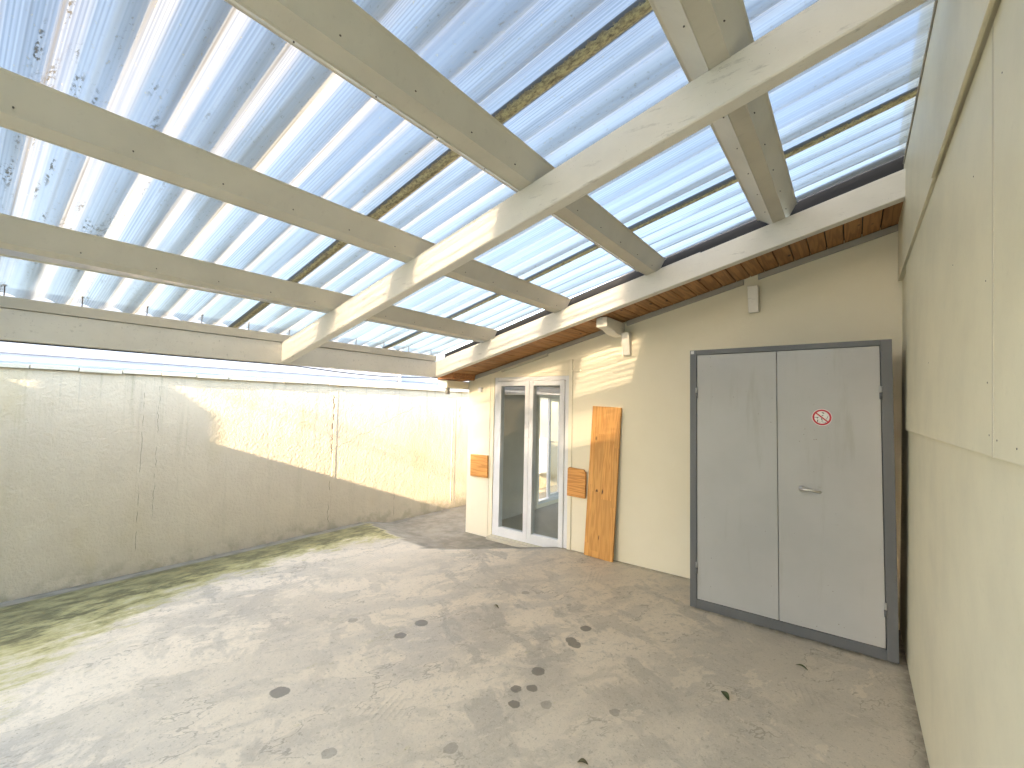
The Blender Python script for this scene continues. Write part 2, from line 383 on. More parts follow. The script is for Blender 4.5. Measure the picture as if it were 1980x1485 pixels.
# ------------------------------------------------------------------ layout constants (metres)
XL, YB, YC = -5.514, 4.62, 3.986       # boundary wall face, house wall face, cabinet front
XE = -4.315                            # inner face of the eave beam
SLP = .243
def zr(x): return 2.022 + SLP*(x-XE)   # underside of the rafters
RH = .20                               # rafter depth
def xr(z): return .262 + .024*z        # face of the side building (leans slightly)
ZS = RH + .10                          # purlin top above rafter underside

# ------------------------------------------------------------------ ground
def smooth(t): t = max(0., min(1., t)); return t*t*(3-2*t)
def slab_edge(x):
    if x < -3.92: return 3.53 - .14*(x+3.92)
    if x < -2.72: return 3.53 + 1.09*(x+3.92)/1.2
    return 99.
def floor_z(x, y):
    e = slab_edge(x)
    return -.095*smooth((y-e)/.55) if y > e else 0.
def mossw(y):
    pts = [(-5, 1.6), (0, 1.75), (.4, 1.5), (.75, 1.15), (1.2, .9), (1.75, .72), (2.6, .65), (3.2, .75), (3.75, 1.0), (3.9, 0), (12, 0)]
    for (a, b), (c, d) in zip(pts, pts[1:]):
        if a <= y <= c: return b + (d-b)*(y-a)/(c-a)
    return 0
HX0_ = -4.30
def make_floor():
    xs = [XL+.02, XL+.17, XL+.185] ; x = -5.28
    while x < .34: xs.append(x); x += .06
    xs += [.22, .265, .34]; xs = sorted(x_ for x_ in xs if not (.20 < x_ < .34 and x_ not in (.22, .265)))
    ys = [-4.3 + .06*i for i in range(int((12.3)/.06))]; ys = sorted(set([round(v, 3) for v in ys] + [YC-.03, YC, YB-.03, YB]))
    me = bpy.data.meshes.new('courtyard_floor'); V = []; Fc = []; moss = []; old = []; gut = []; edge = []
    for yy in ys:
        for xx in xs:
            g = xx < XL+.175
            zz = floor_z(xx, yy) - (.014 if g else 0) + .004*math.sin(xx*1.7+yy*1.1)
            V.append((xx, yy, zz))
            e = slab_edge(xx); o = 1. if yy > e+.02 else 0.
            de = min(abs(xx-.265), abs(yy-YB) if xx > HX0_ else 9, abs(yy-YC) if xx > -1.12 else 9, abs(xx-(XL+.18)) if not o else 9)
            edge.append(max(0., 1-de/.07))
            w = mossw(yy); t = (xx-(XL+.17))/max(w, .01)
            moss.append(max(0, 1.30-t) if (w > .05 and not o) else 0.)
            old.append(o); gut.append(1. if g and not o else 0.)
    n = len(xs)
    for j in range(len(ys)-1):
        for i in range(n-1):
            cx = .5*(xs[i]+xs[i+1]); cy = .5*(ys[j]+ys[j+1])
            if cy > YB+.08 and cx > -4.25: continue
            a = j*n+i; Fc.append((a, a+1, a+n+1, a+n))
    me.from_pydata(V, [], Fc); 
    for nm, arr in (('moss', moss), ('old', old), ('gutter', gut), ('edge', edge)):
        at = me.attributes.new(nm, 'FLOAT', 'POINT'); at.data.foreach_set('value', arr)
    for p in me.polygons: p.use_smooth = True
    o = mesh_obj('courtyard_floor', me, M_floor); tag(o, 'pale trowelled concrete courtyard floor with dark spots and moss', None, None, 'structure')
make_floor()
g = MB(); g.face([(-900, -900, -.16), (900, -900, -.16), (900, 900, -.16), (-900, 900, -.16)])
tag(g.build('ground', M_soil), 'plain ground reaching out beyond the walls', None, None, 'structure')

# ------------------------------------------------------------------ boundary wall (left)
bw = thing('boundary_wall', (XL-.1, 3.5, 0), 'long rendered cream boundary wall with stained top and thin coping stones', 'wall')
ZW = 1.885
MB().box((XL-.2, -4.0, -.15), (XL, 10.5, ZW)).build('wall', M_wall_left, bw)
for (ya, yb2, zt) in ((1.255, 1.375, 1.80), (3.30, 3.345, 1.84), (5.52, 5.60, 1.80)):
    MB().box((XL-.01, ya, -.02), (XL+.0025, yb2, zt), .001).build('joint_strip', M_wall_left, bw)
cs = MB().box((-.115, .003, 0), (.115, .297, .036), .006).mesh('coping_stone'); cs.materials.append(M_strip)
k = 0; y = -4.0
while y < 10.4:
    o = mesh_obj('coping_stone', cs, None, bw)
    o.location = (XL-.085+random.uniform(-.004, .004), y, ZW+.001+random.uniform(-.002, .004)); o.rotation_euler = (random.uniform(-.01, .01), random.uniform(-.02, .02), random.uniform(-.01, .01))
    y += .3; k += 1

# ------------------------------------------------------------------ house with the glazed door (back)
hs = thing('house', (-2, 6.5, 0), 'cream rendered house wall with white glazed door under a wood-lined eave', 'house')
HX0, HX1 = -4.30, .62
DX0, DX1, DZ0, DZ1 = -3.835, -2.685, -.05, 2.035     # door opening
def zso(x): return zr(x)+.02                          # soffit underside
w = MB()
def wallpiece(x0, x1, z0, y0, y1, top=None):
    t0, t1 = (zso(x0)+.03, zso(x1)+.03) if top is None else (top, top)
    w.prism([(x0, z0), (x1, z0), (x1, t1), (x0, t0)], 1, y0, y1)
T = .16
wallpiece(HX0, DX0, -.15, YB, YB+T); wallpiece(DX1, HX1, -.15, YB, YB+T); wallpiece(DX0, DX1, DZ1, YB, YB+T)
w.box((DX0, YB+.03, -.15), (DX1, YB+T, DZ0))
# passage side wall with a second glazed opening
OY0, OY1, OZ0, OZ1 = 6.22, 7.10, .03, 1.86
xa, xb = HX0, HX0+.12; zt = zso(HX0)+.03
w.box((xa, YB+T, -.15), (xb, OY0, zt)); w.box((xa, OY1, -.15), (xb, 10.2, zt)); w.box((xa, OY0, -.15), (xb, OY1, OZ0)); w.box((xa, OY0, OZ1), (xb, OY1, zt))
w.box((HX1, YB+T, -.15), (HX1+.15, 10.2, 3.3))
w.build('wall', M_house, hs)
# thin render strips next to the door
MB().box((-3.945, YB-.006, -.09), (-3.90, YB+.01, 2.10), .003).build('door_reveal_strip', M_house, hs)
MB().box((DX1+.005, YB-.012, 0.0), (DX1+.055, YB+.01, DZ1+.19), .004).build('door_reveal_strip', M_house, hs)
MB().box((DX0-.03, YB-.010, DZ1+.045), (DX1+.16, YB+.01, DZ1+.06), .003).build('lintel_strip', M_house, hs)
# room seen through the glass
MB().box((xb, YB+T, -.08), (HX1, 10.0, -.03)).build('room_floor', M_roomfloor, hs)
MB().box((xb, YB+T, 2.02), (HX1, 10.0, 2.08)).build('room_ceiling', M_room, hs)
MB().box((xb+.001, YB+T+.001, -.03), (xb+.02, OY0-.05, 2.02)).box((xb+.001, OY1+.05, -.03), (xb+.02, 10, 2.02)).build('room_lining', M_room, hs)
MB().box((-1.3, YB+T, -.03), (-1.2, 10., 2.02)).build('room_partition', M_room, hs)
MB().box((xb, 9.2, -.03), (-3.9, 9.3, 2.02)).box((-1.6, 9.2, -.03), (-1.3, 9.3, 2.02)).box((-3.9, 9.2, 1.95), (-1.6, 9.3, 2.02)).box((-3.9, 9.2, -.03), (-1.6, 9.3, .1)).build('room_end_wall', M_room, hs)
# roof deck, soffit boards, trims
RD = MB(); RD.prism([(HX0-.22, zso(HX0-.22)+.025), (HX1+.2, zso(HX1+.2)+.025), (HX1+.2, zso(HX1+.2)+.12), (HX0-.22, zso(HX0-.22)+.12)], 1, 4.105, 10.4)
roof = RD.build('roof', M_dark, hs)
x = HX0-.10; bwid = .118; i = 0
while x < .36:
    b = MB(); x1 = min(x+bwid-.008, .37)
    dz = random.uniform(-.0015, .0015)
    b.prism([(x, zso(x)+dz), (x1, zso(x1)+dz), (x1, zso(x1)+.024+dz), (x, zso(x)+.024+dz)], 1, 4.098, YB+.02, .0025)
    b.build('soffit_board', M_soffit, hs); x += bwid
tr = MB(); segs = [(-4.25, -2.12), (-1.96, -.80), (-.68, .36)]
for a_, b_ in segs: tr.prism([(a_, zso(a_)-.055), (b_, zso(b_)-.055), (b_, zso(b_)-.003), (a_, zso(a_)-.003)], 1, YB-.022, YB, .004)
tr.build('eave_trim', M_grey, hs)
MB().prism([(-3.70, zso(-3.7)-.085), (-2.98, zso(-2.98)-.085), (-2.98, zso(-2.98)-.052), (-3.7, zso(-3.7)-.052)], 1, YB-.035, YB, .004).build('cable_cover', M_strip, hs)
# corner eave: stained board end, cream fascia return
MB().prism([(HX0-.16, 1.99), (HX0+.13, 2.0), (HX0+.15, 2.085), (HX0-.16, 2.02)], 1, 4.16, YB-.03, .004).build('eave_end_board', M_tieend, hs)
MB().box((HX0-.17, 4.20, 1.885), (HX0-.01, YB+.3, 1.985), .004).build('eave_fascia', M_house, hs)
# roof tiles of the house peeping out above the front rafter
tl_ = MB(); 
tile = []
for k in range(13):
    u = k/12*math.pi; tile.append((.075*math.cos(u), .04*math.sin(u)))
for k in range(13): 
    u = (12-k)/12*math.pi; tile.append((.062*math.cos(u), .030*math.sin(u)))
for xc in (-4.12, -3.92, -3.72, -3.50, -3.28, -3.06, -2.84):
    zc = zr(xc)+RH-.015
    MB().prism([(xc+a, zc+b+SLP*a) for a, b in tile], 1, 4.094, 4.6).build('roof_tile', M_tile, hs)
MB().prism([(HX0, zr(HX0)+RH+.03), (HX1, zr(HX1)+RH+.03), (HX1, zr(HX1)+RH+.22), (-1.3, zr(-1.3)+RH+.155), (HX0, zr(HX0)+RH+.11)], 1, 4.135, 4.25).build('roof_flashing', M_dark, hs)
MB().prism([(-1.5, zr(-1.5)+RH+.0), (-1.05, zr(-1.05)+RH+.0), (-1.05, zr(-1.05)+RH+.03), (-4.2, zr(-4.2)+RH+.03), (-4.2, zr(-4.2)+RH)], 1, 4.06, 4.125).build('packing_strip', M_rafter, hs)

# glazed door
dr = MB(); fy0, fy1 = YB+.012, YB+.085
fw_ = .055
dr.box((DX0, fy0, DZ0), (DX0+fw_, fy1, DZ1), .004).box((DX1-fw_, fy0, DZ0), (DX1, fy1, DZ1), .004)
dr.box((DX0+fw_, fy0+.001, DZ1-.05), (DX1-fw_, fy1-.001, DZ1), .004).box((DX0+fw_, fy0+.001, DZ0), (DX1-fw_, fy1-.001, DZ0+.045), .004)
door = dr.build('glazed_door', M_pvc, hs)
xm = .5*(DX0+DX1)
for (a, b) in ((DX0+fw_+.004, xm-.002), (xm+.002, DX1-fw_-.004)):
    z0, z1 = DZ0+.047, DZ1-.053; s = .062
    L = MB(); y0, y1 = fy0-.014, fy1-.012
    L.box((a, y0, z0), (a+s, y1, z1), .005).box((b-s, y0, z0), (b, y1, z1), .005).box((a+s, y0+.001, z1-s), (b-s, y1-.001, z1), .005).box((a+s, y0+.001, z0), (b-s, y1-.001, z0+s+.012), .005)
    L.build('casement', M_pvc, door)
    MB().box((a+s-.004, fy0+.022, z0+s+.008), (b-s+.004, fy0+.028, z1-s+.004)).build('pane', M_glass, door)
    bl = MB()
    for k in range(6):
        zz = z1-s-.012-.018*k; bl.prism([(fy0+.05, zz), (fy0+.075, zz-.004), (fy0+.08, zz-.012), (fy0+.052, zz-.013)], 0, a+s+.004, b-s-.004)
    bl.build('folded_blind', M_blind, door)
MB().box((DX0-.03, YB-.075, -.125), (DX1-.02, YB+.03, DZ0-.012), .005).box((DX0-.01, YB-.02, DZ0-.013), (DX1-.01, YB+.02, DZ0+.002), .003).build('sill', M_strip, door)
# second glazed door, passage side, one casement standing open into the room
d2 = MB(); e = .05
d2.box((xa+.02, OY0, OZ0), (xb-.01, OY0+e, OZ1)).box((xa+.02, OY1-e, OZ0), (xb-.01, OY1, OZ1)).box((xa+.02, OY0+e, OZ1-e), (xb-.01, OY1-e, OZ1)).box((xa+.02, OY0+e, OZ0), (xb-.01, OY1-e, OZ0+e))
side_door = d2.build('passage_window', M_pvc, hs)
oc_ = MB(); s = .055
q0, q1 = 6.62, 7.03
oc_.box((xa+.03, q0, OZ0+e), (xa+.075, q0+s, OZ1-e), .004).box((xa+.03, q1-s, OZ0+e), (xa+.075, q1, OZ1-e), .004).box((xa+.03, q0+s, OZ0+e), (xa+.075, q1-s, OZ0+e+s), .004).box((xa+.03, q0+s, OZ1-e-s), (xa+.075, q1-s, OZ1-e), .004)
oc_.build('casement', M_pvc, side_door)
MB().box((xa+.05, q0+s, OZ0+e+s), (xa+.055, q1-s, OZ1-e-s)).build('pane', M_glass, side_door)
MB().tube([(xb-.03, q0+.03, 1.05), (xb+.02, q0+.03, 1.05), (xb+.02, q0+.15, 1.04)], .009).build('window_handle', M_steel, side_door)

# ------------------------------------------------------------------ side building (right)
sb = thing('side_building', (.6, 2, 0), 'tall side building faced with cream painted boards close on the right', 'building')
YS0, YS1, ZTOP = -4.2, 6.0, 3.9
def lean(mb_, name, mat):
    o = mb_.build(name, mat, sb)
    for v in o.data.vertices: v.co.x += .024*v.co.z
    return o
lean(MB().box((.262, YS0, -.15), (1.6, YS1, ZTOP)), 'wall', M_cladding)
zj, zu = 1.545, 2.70
for (a, b) in ((4.12, 1.668), (1.660, -.78), (-.788, -4.2)):
    lean(MB().box((.246, min(a, b), zj), (.2625, max(a, b), zu-.006), .003), 'cladding_panel', M_cladding)
for (a, b) in ((4.60, 1.535), (1.527, -.91), (-.918, -4.2)):
    lean(MB().box((.232, min(a, b), zu), (.2625, max(a, b), ZTOP-.05), .003), 'cladding_panel', M_cladding)
lean(MB().box((.222, 1.56, zu-.012), (.234, 2.62, zu+.012), .003), 'seam_batten', M_cladding)
nh = MB()
for (ny, nz) in ((1.70, 1.60), (1.72, 1.74), (1.62, 1.59), (2.25, 2.2), (1.9, 2.38), (1.45, 1.58), (1.74, 2.02), (2.9, 1.9), (1.57, 2.5), (1.35, 2.3)):
    nh.tube([(.2475, ny, nz), (.2450, ny, nz)], .0024, 8)
lean(nh, 'nail_head', M_screw)['kind'] = 'stuff'
lean(MB().box((.2455, 1.655, zj), (.2475, 1.672, zu-.006)), 'joint_tape', M_strip)

# ------------------------------------------------------------------ patio roof
pr = thing('patio_roof', (-2, 1, 2.02), 'lean-to patio roof of white rafters and clear corrugated sheets', 'patio roof')
XW = .335
for ry in (4.0, 2.012, -.70):
    b = MB(); x0 = XE+.003
    z0_, z1_ = zr(x0), zr(XW)
    if ry == 4.0: x0 = XE-.03; z0_ = zr(x0)
    b.prism([(x0, z0_), (XW, z1_), (XW, z1_+RH), (x0, z0_+RH)], 1, ry, ry+.085, .006)
    b.build('rafter', M_rafter, pr)
MB().box((XE-.09, -.75, 2.015), (XE, 3.995, 2.215), .005).build('eave_beam', M_rafter, pr)
MB().box((XE-.10, -.75, 2.219), (XE+.014, 3.99, 2.292), .005).build('wall_plate', M_purlin, pr)
# trapezoid purlins laid on the rafters
tx = math.atan(SLP)
def purlin(xc, split=False):
    hb, ht, hh = .045, .130, .100
    c, s_ = math.cos(tx), math.sin(tx)
    def P(u, v): return (xc + u*c - v*s_, zr(xc)+RH-.004 + u*s_ + v*c)
    prof = [P(-ht-.016, hh), P(-ht, hh-.004), P(-hb, 0), P(hb, 0), P(ht, hh-.004), P(ht+.016, hh), P(ht, hh+.002), P(-ht, hh+.002)]
    o = MB(); ye = 4.075
    if split:
        prof = [P(-hb+.004, .004), P(-hb+.004, 0), P(hb, 0), P(ht, hh-.004), P(ht+.016, hh), P(ht, hh+.002), P(-.02, hh+.002)]
    o.prism(prof, 1, -.75, ye, .0025)
    pu = o.build('purlin', M_purlin, pr)
    bd = MB()
    if not split: bd.prism([P(-hb-.006, .004), P(-hb+.001, -.005), P(-hb+.006, -.001), P(-hb+.002, .006)], 1, -.75, ye-.001)
    bd.prism([P(hb+.006, .004), P(hb-.001, -.005), P(hb-.006, -.001), P(hb-.002, .006)], 1, -.75, ye-.001)
    bd.build('bead', M_purlin, pu)
    sc = MB()
    for k in range(14):
        yy = -.6 + k*.34
        for sg in (-1, 1):
            if split and sg < 0: continue
            a = P(sg*(hb+.018), .018); nrm = Vector((sg*.7*c+.7*s_*0+.0, 0, -.7)).normalized()
            sc.tube([(a[0], yy+.05*sg, a[1]), (a[0]+nrm.x*.006, yy+.05*sg, a[1]+nrm.z*.006)], .0032, 6)
    sc.build('screws', M_screw, pu)['kind'] = 'stuff'
    if split:   # its far cheek has come loose and hangs open towards the viewer
        ck = bmesh.new()
        rows = []
        for k in range(14):
            yy = -.75 + (ye+.75)*k/13
            gap = .055*smooth((1.95-yy)/2.6)
            pts = [P(-hb-gap, -.004-gap*.15), P(-ht-gap, hh*.72), P(-ht-.02-gap, hh*.74), P(-hb-.012-gap, -.010-gap*.15)]
            rows.append([ck.verts.new((q_[0], yy, q_[1])) for q_ in pts])
        for r0, r1 in zip(rows, rows[1:]):
            for i_ in range(4): ck.faces.new([r0[i_], r0[(i_+1)%4], r1[(i_+1)%4], r1[i_]])
        ck.faces.new(rows[0]); ck.faces.new(rows[-1][::-1]); bmesh.ops.recalc_face_normals(ck, faces=ck.faces[:])
        me = bpy.data.meshes.new('loose_cheek'); ck.to_mesh(me); ck.free()
        mesh_obj('loose_cheek', me, M_purlin, pu)
for xc, sp_ in ((-.44, False), (-1.47, False), (-2.465, False), (-3.46, True)): purlin(xc, sp_)
# corrugated sheets: each a wave lapped over the next one
AMP = .021
def h1(i, k=0):                                    # hash and 1-D value noise for the streak attributes
    v = math.sin(i*127.1+k*311.7)*43758.5453; return v-math.floor(v)
def vn(t, k=0):
    i = math.floor(t); f = t-i; f = f*f*(3-2*f); return h1(i, k)*(1-f)+h1(i+1, k)*f
def vn2(u, v, k=0):
    i = math.floor(u); f = u-i; f = f*f*(3-2*f); return vn(v, k+i*17)*(1-f)+vn(v, k+(i+1)*17)*f
def st(v, lo, hi): return smooth((v-lo)/(hi-lo))
def sheet(y0, y1, dz):
    n = int(round((y1-y0)/PITCH_W*44)); NX_ = 72
    xs = [XE-.13 + (XW+.02-XE+.13)*i/NX_ for i in range(NX_+1)]
    V, Fc = [], []; A = {k: [] for k in ('opac', 'film', 'lap', 'dustline', 'bits', 'tone')}
    ends = [random.uniform(.6, 1.4) for _ in range(400)]
    for j in range(n+1):
        yy = y0+(y1-y0)*j/n; t = (yy-Y_BAND)/PITCH_W; c_ = t-math.floor(t)
        wv = -AMP*math.cos(2*math.pi*t); dv = min(c_, 1-c_)*PITCH_W
        per = math.floor(t+.5); lk = (yy-Y_BAND)/1.6515; ld = abs(lk-round(lk))*1.6515; lo_ = (lk-round(lk))*1.6515
        for i, xx in enumerate(xs):
            sag = .003*math.sin(xx*2.1+yy*3.3) + .004*math.sin(xx*.9-yy*1.7)
            a = 1 - .25*math.exp(-((xx-xs[0])/.12)**2)*ends[(j//22) % 400]
            V.append((xx, yy + .004*math.sin(xx*1.3+j*.006), zr(xx)+ZS+AMP+.003+wv*a+sag+dz))
            fine = vn2(xx*.35, yy*190., 1); rib = .5+.5*math.sin(yy*2*math.pi/.0115)
            med = .6*vn2(xx*.45, yy*38., 2)+.4*vn2(xx*.8, yy*80., 3)
            blot = .6*vn2(xx*.9, yy*4.5, 4)+.4*vn2(xx*2.6, yy*11., 5)
            fm = st(dv, .06, 0)*(.35+.65*st(blot, .28, .58)) + .4*st(blot, .5, .8)
            pt = .55*h1(per, 21)+.45*vn2(xx*.6, per*1.0, 22); fm *= .5+1.3*pt
            ribm = st(vn2(xx*.8, yy*5., 8), .25, .6)
            o = .34 + .10*st(fine, .3, .7)*(1-.5*ribm) + .10*rib*ribm + .3*(med-.5) + .12*fm + .25*(pt-.4) + .10*st(xx, -1.5, -4.2)
            A['tone'].append(.5 + .55*(fine-.5)*(1-.4*ribm) + .95*(rib-.5)*ribm + 1.1*(med-.5) + .5*(vn2(xx*.3, yy*9., 12)-.5) + .5*(pt-.5))
            A['opac'].append(max(.12, min(.9, o))); A['film'].append(min(1, fm))
            dl_ = abs(dv-(.030+.006*vn(xx*.7, per)))
            dl0 = st(dl_, .0075, .001)*(.25+.75*st(vn2(xx*1.3, per*3.7, 6), .25, .65))*(1 if c_ < .5 else .3)
            ds_ = (c_ if c_ < .5 else c_-1)*PITCH_W - (.014+.012*vn(xx*.9, per+40))       # broad smear of grime beside the valley
            gm = st(abs(ds_), .034, .006)*st(.6*vn2(xx*.8, per*2.1, 30)+.4*vn2(xx*3.1, yy*30., 31), .34, .72)*(.35+.65*st(xx, -.2, -1.6))
            A['dustline'].append(max(dl0, .85*gm*(.6+.4*med)))
            wdt = .027+.016*(vn2(xx*1.2, round(lk)*5., 7)-.5)
            A['lap'].append(st(ld, wdt+.012, wdt-.012)*(.42+.58*st(vn2(xx*.8, round(lk)*3.3, 9), .05, .4)))
            A['bits'].append(st(vn2(xx*6., yy*42., 10)*.6+vn2(xx*3., yy*5., 11)*.4, .66, .74)*st(yy, 1.1, .3)*st(xx, -1.0, -1.5))
    w_ = NX_+1
    for j in range(n):
        for i in range(NX_): a = j*w_+i; Fc.append((a, a+w_, a+w_+1, a+1))
    me = bpy.data.meshes.new('corrugated_sheet'); me.from_pydata(V, [], Fc)
    for k_, arr in A.items(): me.attributes.new(k_, 'FLOAT', 'POINT').data.foreach_set('value', arr)
    me.polygons.foreach_set('use_smooth', [True]*len(me.polygons))
    return mesh_obj('corrugated_sheet', me, M_sheet, pr)
lapw = .045
edges = [-.78, Y_BAND-1.6515, Y_BAND, Y_BAND+1.6515, 4.127]
for k in range(4):
    sh = sheet(edges[k]-(lapw if k else 0), edges[k+1]+(lapw if k < 3 else 0), .004*(k % 2))
    sc = MB(); t = math.ceil((edges[k]-Y_BAND)/PITCH_W)
    while Y_BAND+t*PITCH_W < edges[k+1]:
        if t % 2 == 0:
            yy = Y_BAND+t*PITCH_W+PITCH_W/2; xx = XE-.03
            zz = zr(xx)+ZS
            sc.tube([(xx, yy, 2.29), (xx, yy, zz+AMP*2+.014)], .0035, 6); sc.tube([(xx, yy, zz+AMP*2+.008), (xx, yy, zz+AMP*2+.016)], .011, 8)
        t += 1
    s_o = sc.build('screws', M_screw, sh); s_o['kind'] = 'stuff'
# angle trim where the sheets meet the side building
MB().prism([(XW-.03, zr(XW)+ZS-.035), (XW+.02, zr(XW)+ZS-.03), (XW+.02, zr(XW)+ZS+.09), (XW-.012, zr(XW)+ZS+.08)], 1, -.75, 4.1, .003).build('wall_flashing', M_grey, pr)

# ------------------------------------------------------------------ steel cabinet
cb = thing('steel_cabinet', (-.45, 4.25, 0), 'tall grey steel double-door cabinet in the corner with round sticker', 'cabinet')
CX0, CX1, CH = -1.116, .2194, 2.166
c = MB(); c.box((CX0+.01, YC+.05, .005), (CX1-.01, YB-.03, CH-.01))
fr_ = .054
c.box((CX0, YC, 0), (CX0+fr_, YC+.06, CH), .003).box((CX1-.062, YC, 0), (CX1, YC+.06, CH), .003).box((CX0+fr_, YC+.0012, CH-.04), (CX1-.062, YC+.0588, CH), .003).box((CX0+fr_, YC+.0012, 0), (CX1-.062, YC+.0588, .072), .003)
c.build('frame', M_frame, cb)
xs_ = -.467
dl = MB().box((CX0+fr_+.004, YC+.006, .076), (xs_-.0025, YC+.045, CH-.044), .002).build('door', M_leafdoor, cb)
d_r = MB().box((xs_+.0025, YC+.004, .076), (CX1-.062-.005, YC+.045, CH-.044), .002).build('door', M_leafdoor, cb)
for par, hx in ((dl, CX0+fr_+.001), (d_r, CX1-.064)):
    for hz in (1.80, .335):
        MB().tube([(hx, YC-.003, hz), (hx, YC-.003, hz+.044)], .0085, 10).build('hinge', M_leafdoor, par)
        MB().tube([(hx, YC-.003, hz-.048), (hx, YC-.003, hz-.002)], .0085, 10).build('hinge', M_frame, par)
hd = MB(); hx, hz = -.312, 1.083; yf = YC+.004
hd.tube([(hx, yf, hz), (hx, yf-.01, hz)], .020, 16)
hd.tube([(hx, yf-.008, hz), (hx, yf-.045, hz)], .0085, 10)
hd.tube([(hx-.004, yf-.045, hz), (hx+.03, yf-.050, hz-.001), (hx+.075, yf-.048, hz-.002), (hx+.108, yf-.040, hz-.006), (hx+.116, yf-.026, hz-.008)], [.010, .0095, .0085, .0085, .0075], 10)
hd.build('handle', M_steel, d_r)
# round prohibition sticker
scx, scz, sr_ = -.182, 1.617, .062
def disc(r0, r1, y_, n=48):
    d_ = MB()
    for k in range(n):
        a0, a1 = 2*math.pi*k/n, 2*math.pi*(k+1)/n
        P0 = lambda r, a: (scx+r*math.cos(a), y_, scz+r*math.sin(a))
        if r0 > 0: d_.face([P0(r1, a0), P0(r0, a0), P0(r0, a1), P0(r1, a1)])
        else: d_.face([P0(r1, a0), (scx, y_, scz), P0(r1, a1)])
    return d_
yf = YC+.0025
disc(0, sr_, yf).build('sticker', M_signw, d_r)
rg = disc(.046, .058, yf-.0008)
ca, sa_ = math.cos(math.radians(-42)), math.sin(math.radians(-42))
def S(u, v): return (scx+u, scz+v)
rg.face([(scx+u*ca-v*sa_, yf-.0012, scz+u*sa_+v*ca) for u, v in ((-.05, -.0045), (.05, -.0045), (.05, .0045), (-.05, .0045))])
rg.build('sticker_ring', M_red, d_r)
pg = MB()
def pf(pts): pg.face([(scx+(u-980)/390*.062*1., yf-.0008, scz-(v-742)/310*.062) for u, v in pts])
pf([(965, 555), (1030, 560), (1080, 585), (1050, 610), (1010, 590)])
pf([(960, 690), (1000, 655), (1040, 655), (1045, 670), (990, 690)])
pf([(690, 735), (860, 735), (860, 748), (830, 750), (815, 790), (800, 790), (790, 755), (690, 748)])
pf([(805, 830), (840, 830), (835, 880), (815, 915), (795, 910)])
pf([(945, 775), (975, 770), (1005, 840), (985, 855), (960, 820)])
pf([(1210, 680), (1220, 685), (1160, 810), (1140, 805)])
pf([(1080, 925), (1110, 915), (1130, 940), (1080, 945)])
pf([(960, 890), (985, 862), (1000, 862), (975, 900)]); pf([(1000, 862), (1012, 862), (1035, 940), (1020, 942)])
pf([(850, 912), (940, 915), (940, 922), (850, 920)])
pg.build('sticker_pictogram', M_signk, d_r)
MB().box((CX0+.008, YC-.001, CH-.032), (CX0+.034, YC+.001, CH-.006)).build('small_label', M_signw, cb)

# ------------------------------------------------------------------ timber leaning and fixed on the house wall
def place(o, mtx): o.matrix_world = mtx; return o
W_, H_, T_ = .345, 1.665, .026
bd = MB().box((-W_/2, -T_/2, 0), (W_/2, T_/2, H_), .004).build('leaning_board', M_pine)
tag(bd, 'tall orange pine board leaning upright against the cream house wall', 'board')
bd.matrix_world = Matrix.Translation((-2.245, 4.553, .006)) @ Matrix.Rotation(math.radians(-1.6), 4, 'X') @ Matrix.Rotation(math.radians(2.3), 4, 'Y')
for i, (a, b, label, rot) in enumerate(((( -4.205, .69), (-3.90, .985), 'small square pine block fixed left of the glazed door', -.012), ((-2.665, .625), (-2.43, .955), 'small square pine block with notched corners right of the glazed door', .02))):
    x0, z0 = a; x1, z1 = b
    o = MB()
    y1 = YB-.012 if i == 0 else YB-.016; y0 = y1-.026
    if i == 0: o.box((x0, y0, z0), (x1, y1, z1), .003)
    else: o.prism([(x0, z0), (x1, z0), (x1, z1-.03), (x1-.018, z1-.03), (x1-.022, z1-.008), (x0+.03, z1), (x0+.012, z1), (x0+.012, z1-.012), (x0, z1-.012)], 1, y0, y1, .002)
    me = o.mesh('wood_block'); ob = mesh_obj('wood_block', me, M_pineh); tag(ob, label, 'wood block')
    piv = Vector((.5*(x0+x1), y0, .5*(z0+z1)))
    ob.matrix_world = Matrix.Translation(piv) @ Matrix.Rotation(rot, 4, 'Y') @ Matrix.Translation(-piv)
# protruding rafter tail and wooden props under the eave
tail = thing('beam_end', (-2.04, 4.4, 2.42), 'short cream beam end sticking out under the wood-lined eave', 'beam end')
xb0, xb1 = -2.105, -1.985
pb = MB(); zt_ = zso(-2.045)-.003
pb.prism([(4.165, zt_-.0), (YB, zt_), (YB, zt_-.15), (4.42, zt_-.145), (4.30, zt_-.11), (4.165, zt_-.10)], 0, xb0, xb1, .004)
pb.build('beam', M_rafter, tail)
for (xc, ztop, zbot, label) in ((-1.945, 2.475, 2.235, 'tilted cream wooden prop below the protruding beam end'), (-.715, 2.80, 2.565, 'tilted cream wooden prop under the eave above the steel cabinet')):
    t = MB(); t.prism([(YB-.105, ztop), (YB-.02, ztop+.004), (YB, zbot+.02), (YB, zbot), (YB-.05, zbot-.002)], 0, xc-.042, xc+.042, .004)
    o = t.build('wooden_prop', M_rafter); tag(o, label, 'wooden prop', 'cream props under the eave')
wb = MB().box((-4.105, YB-.028, 1.84), (-4.045, YB, 1.905), .006).build('junction_box', M_pvc); tag(wb, 'tiny cream junction box high on the wall left of the glazed door', 'junction box')

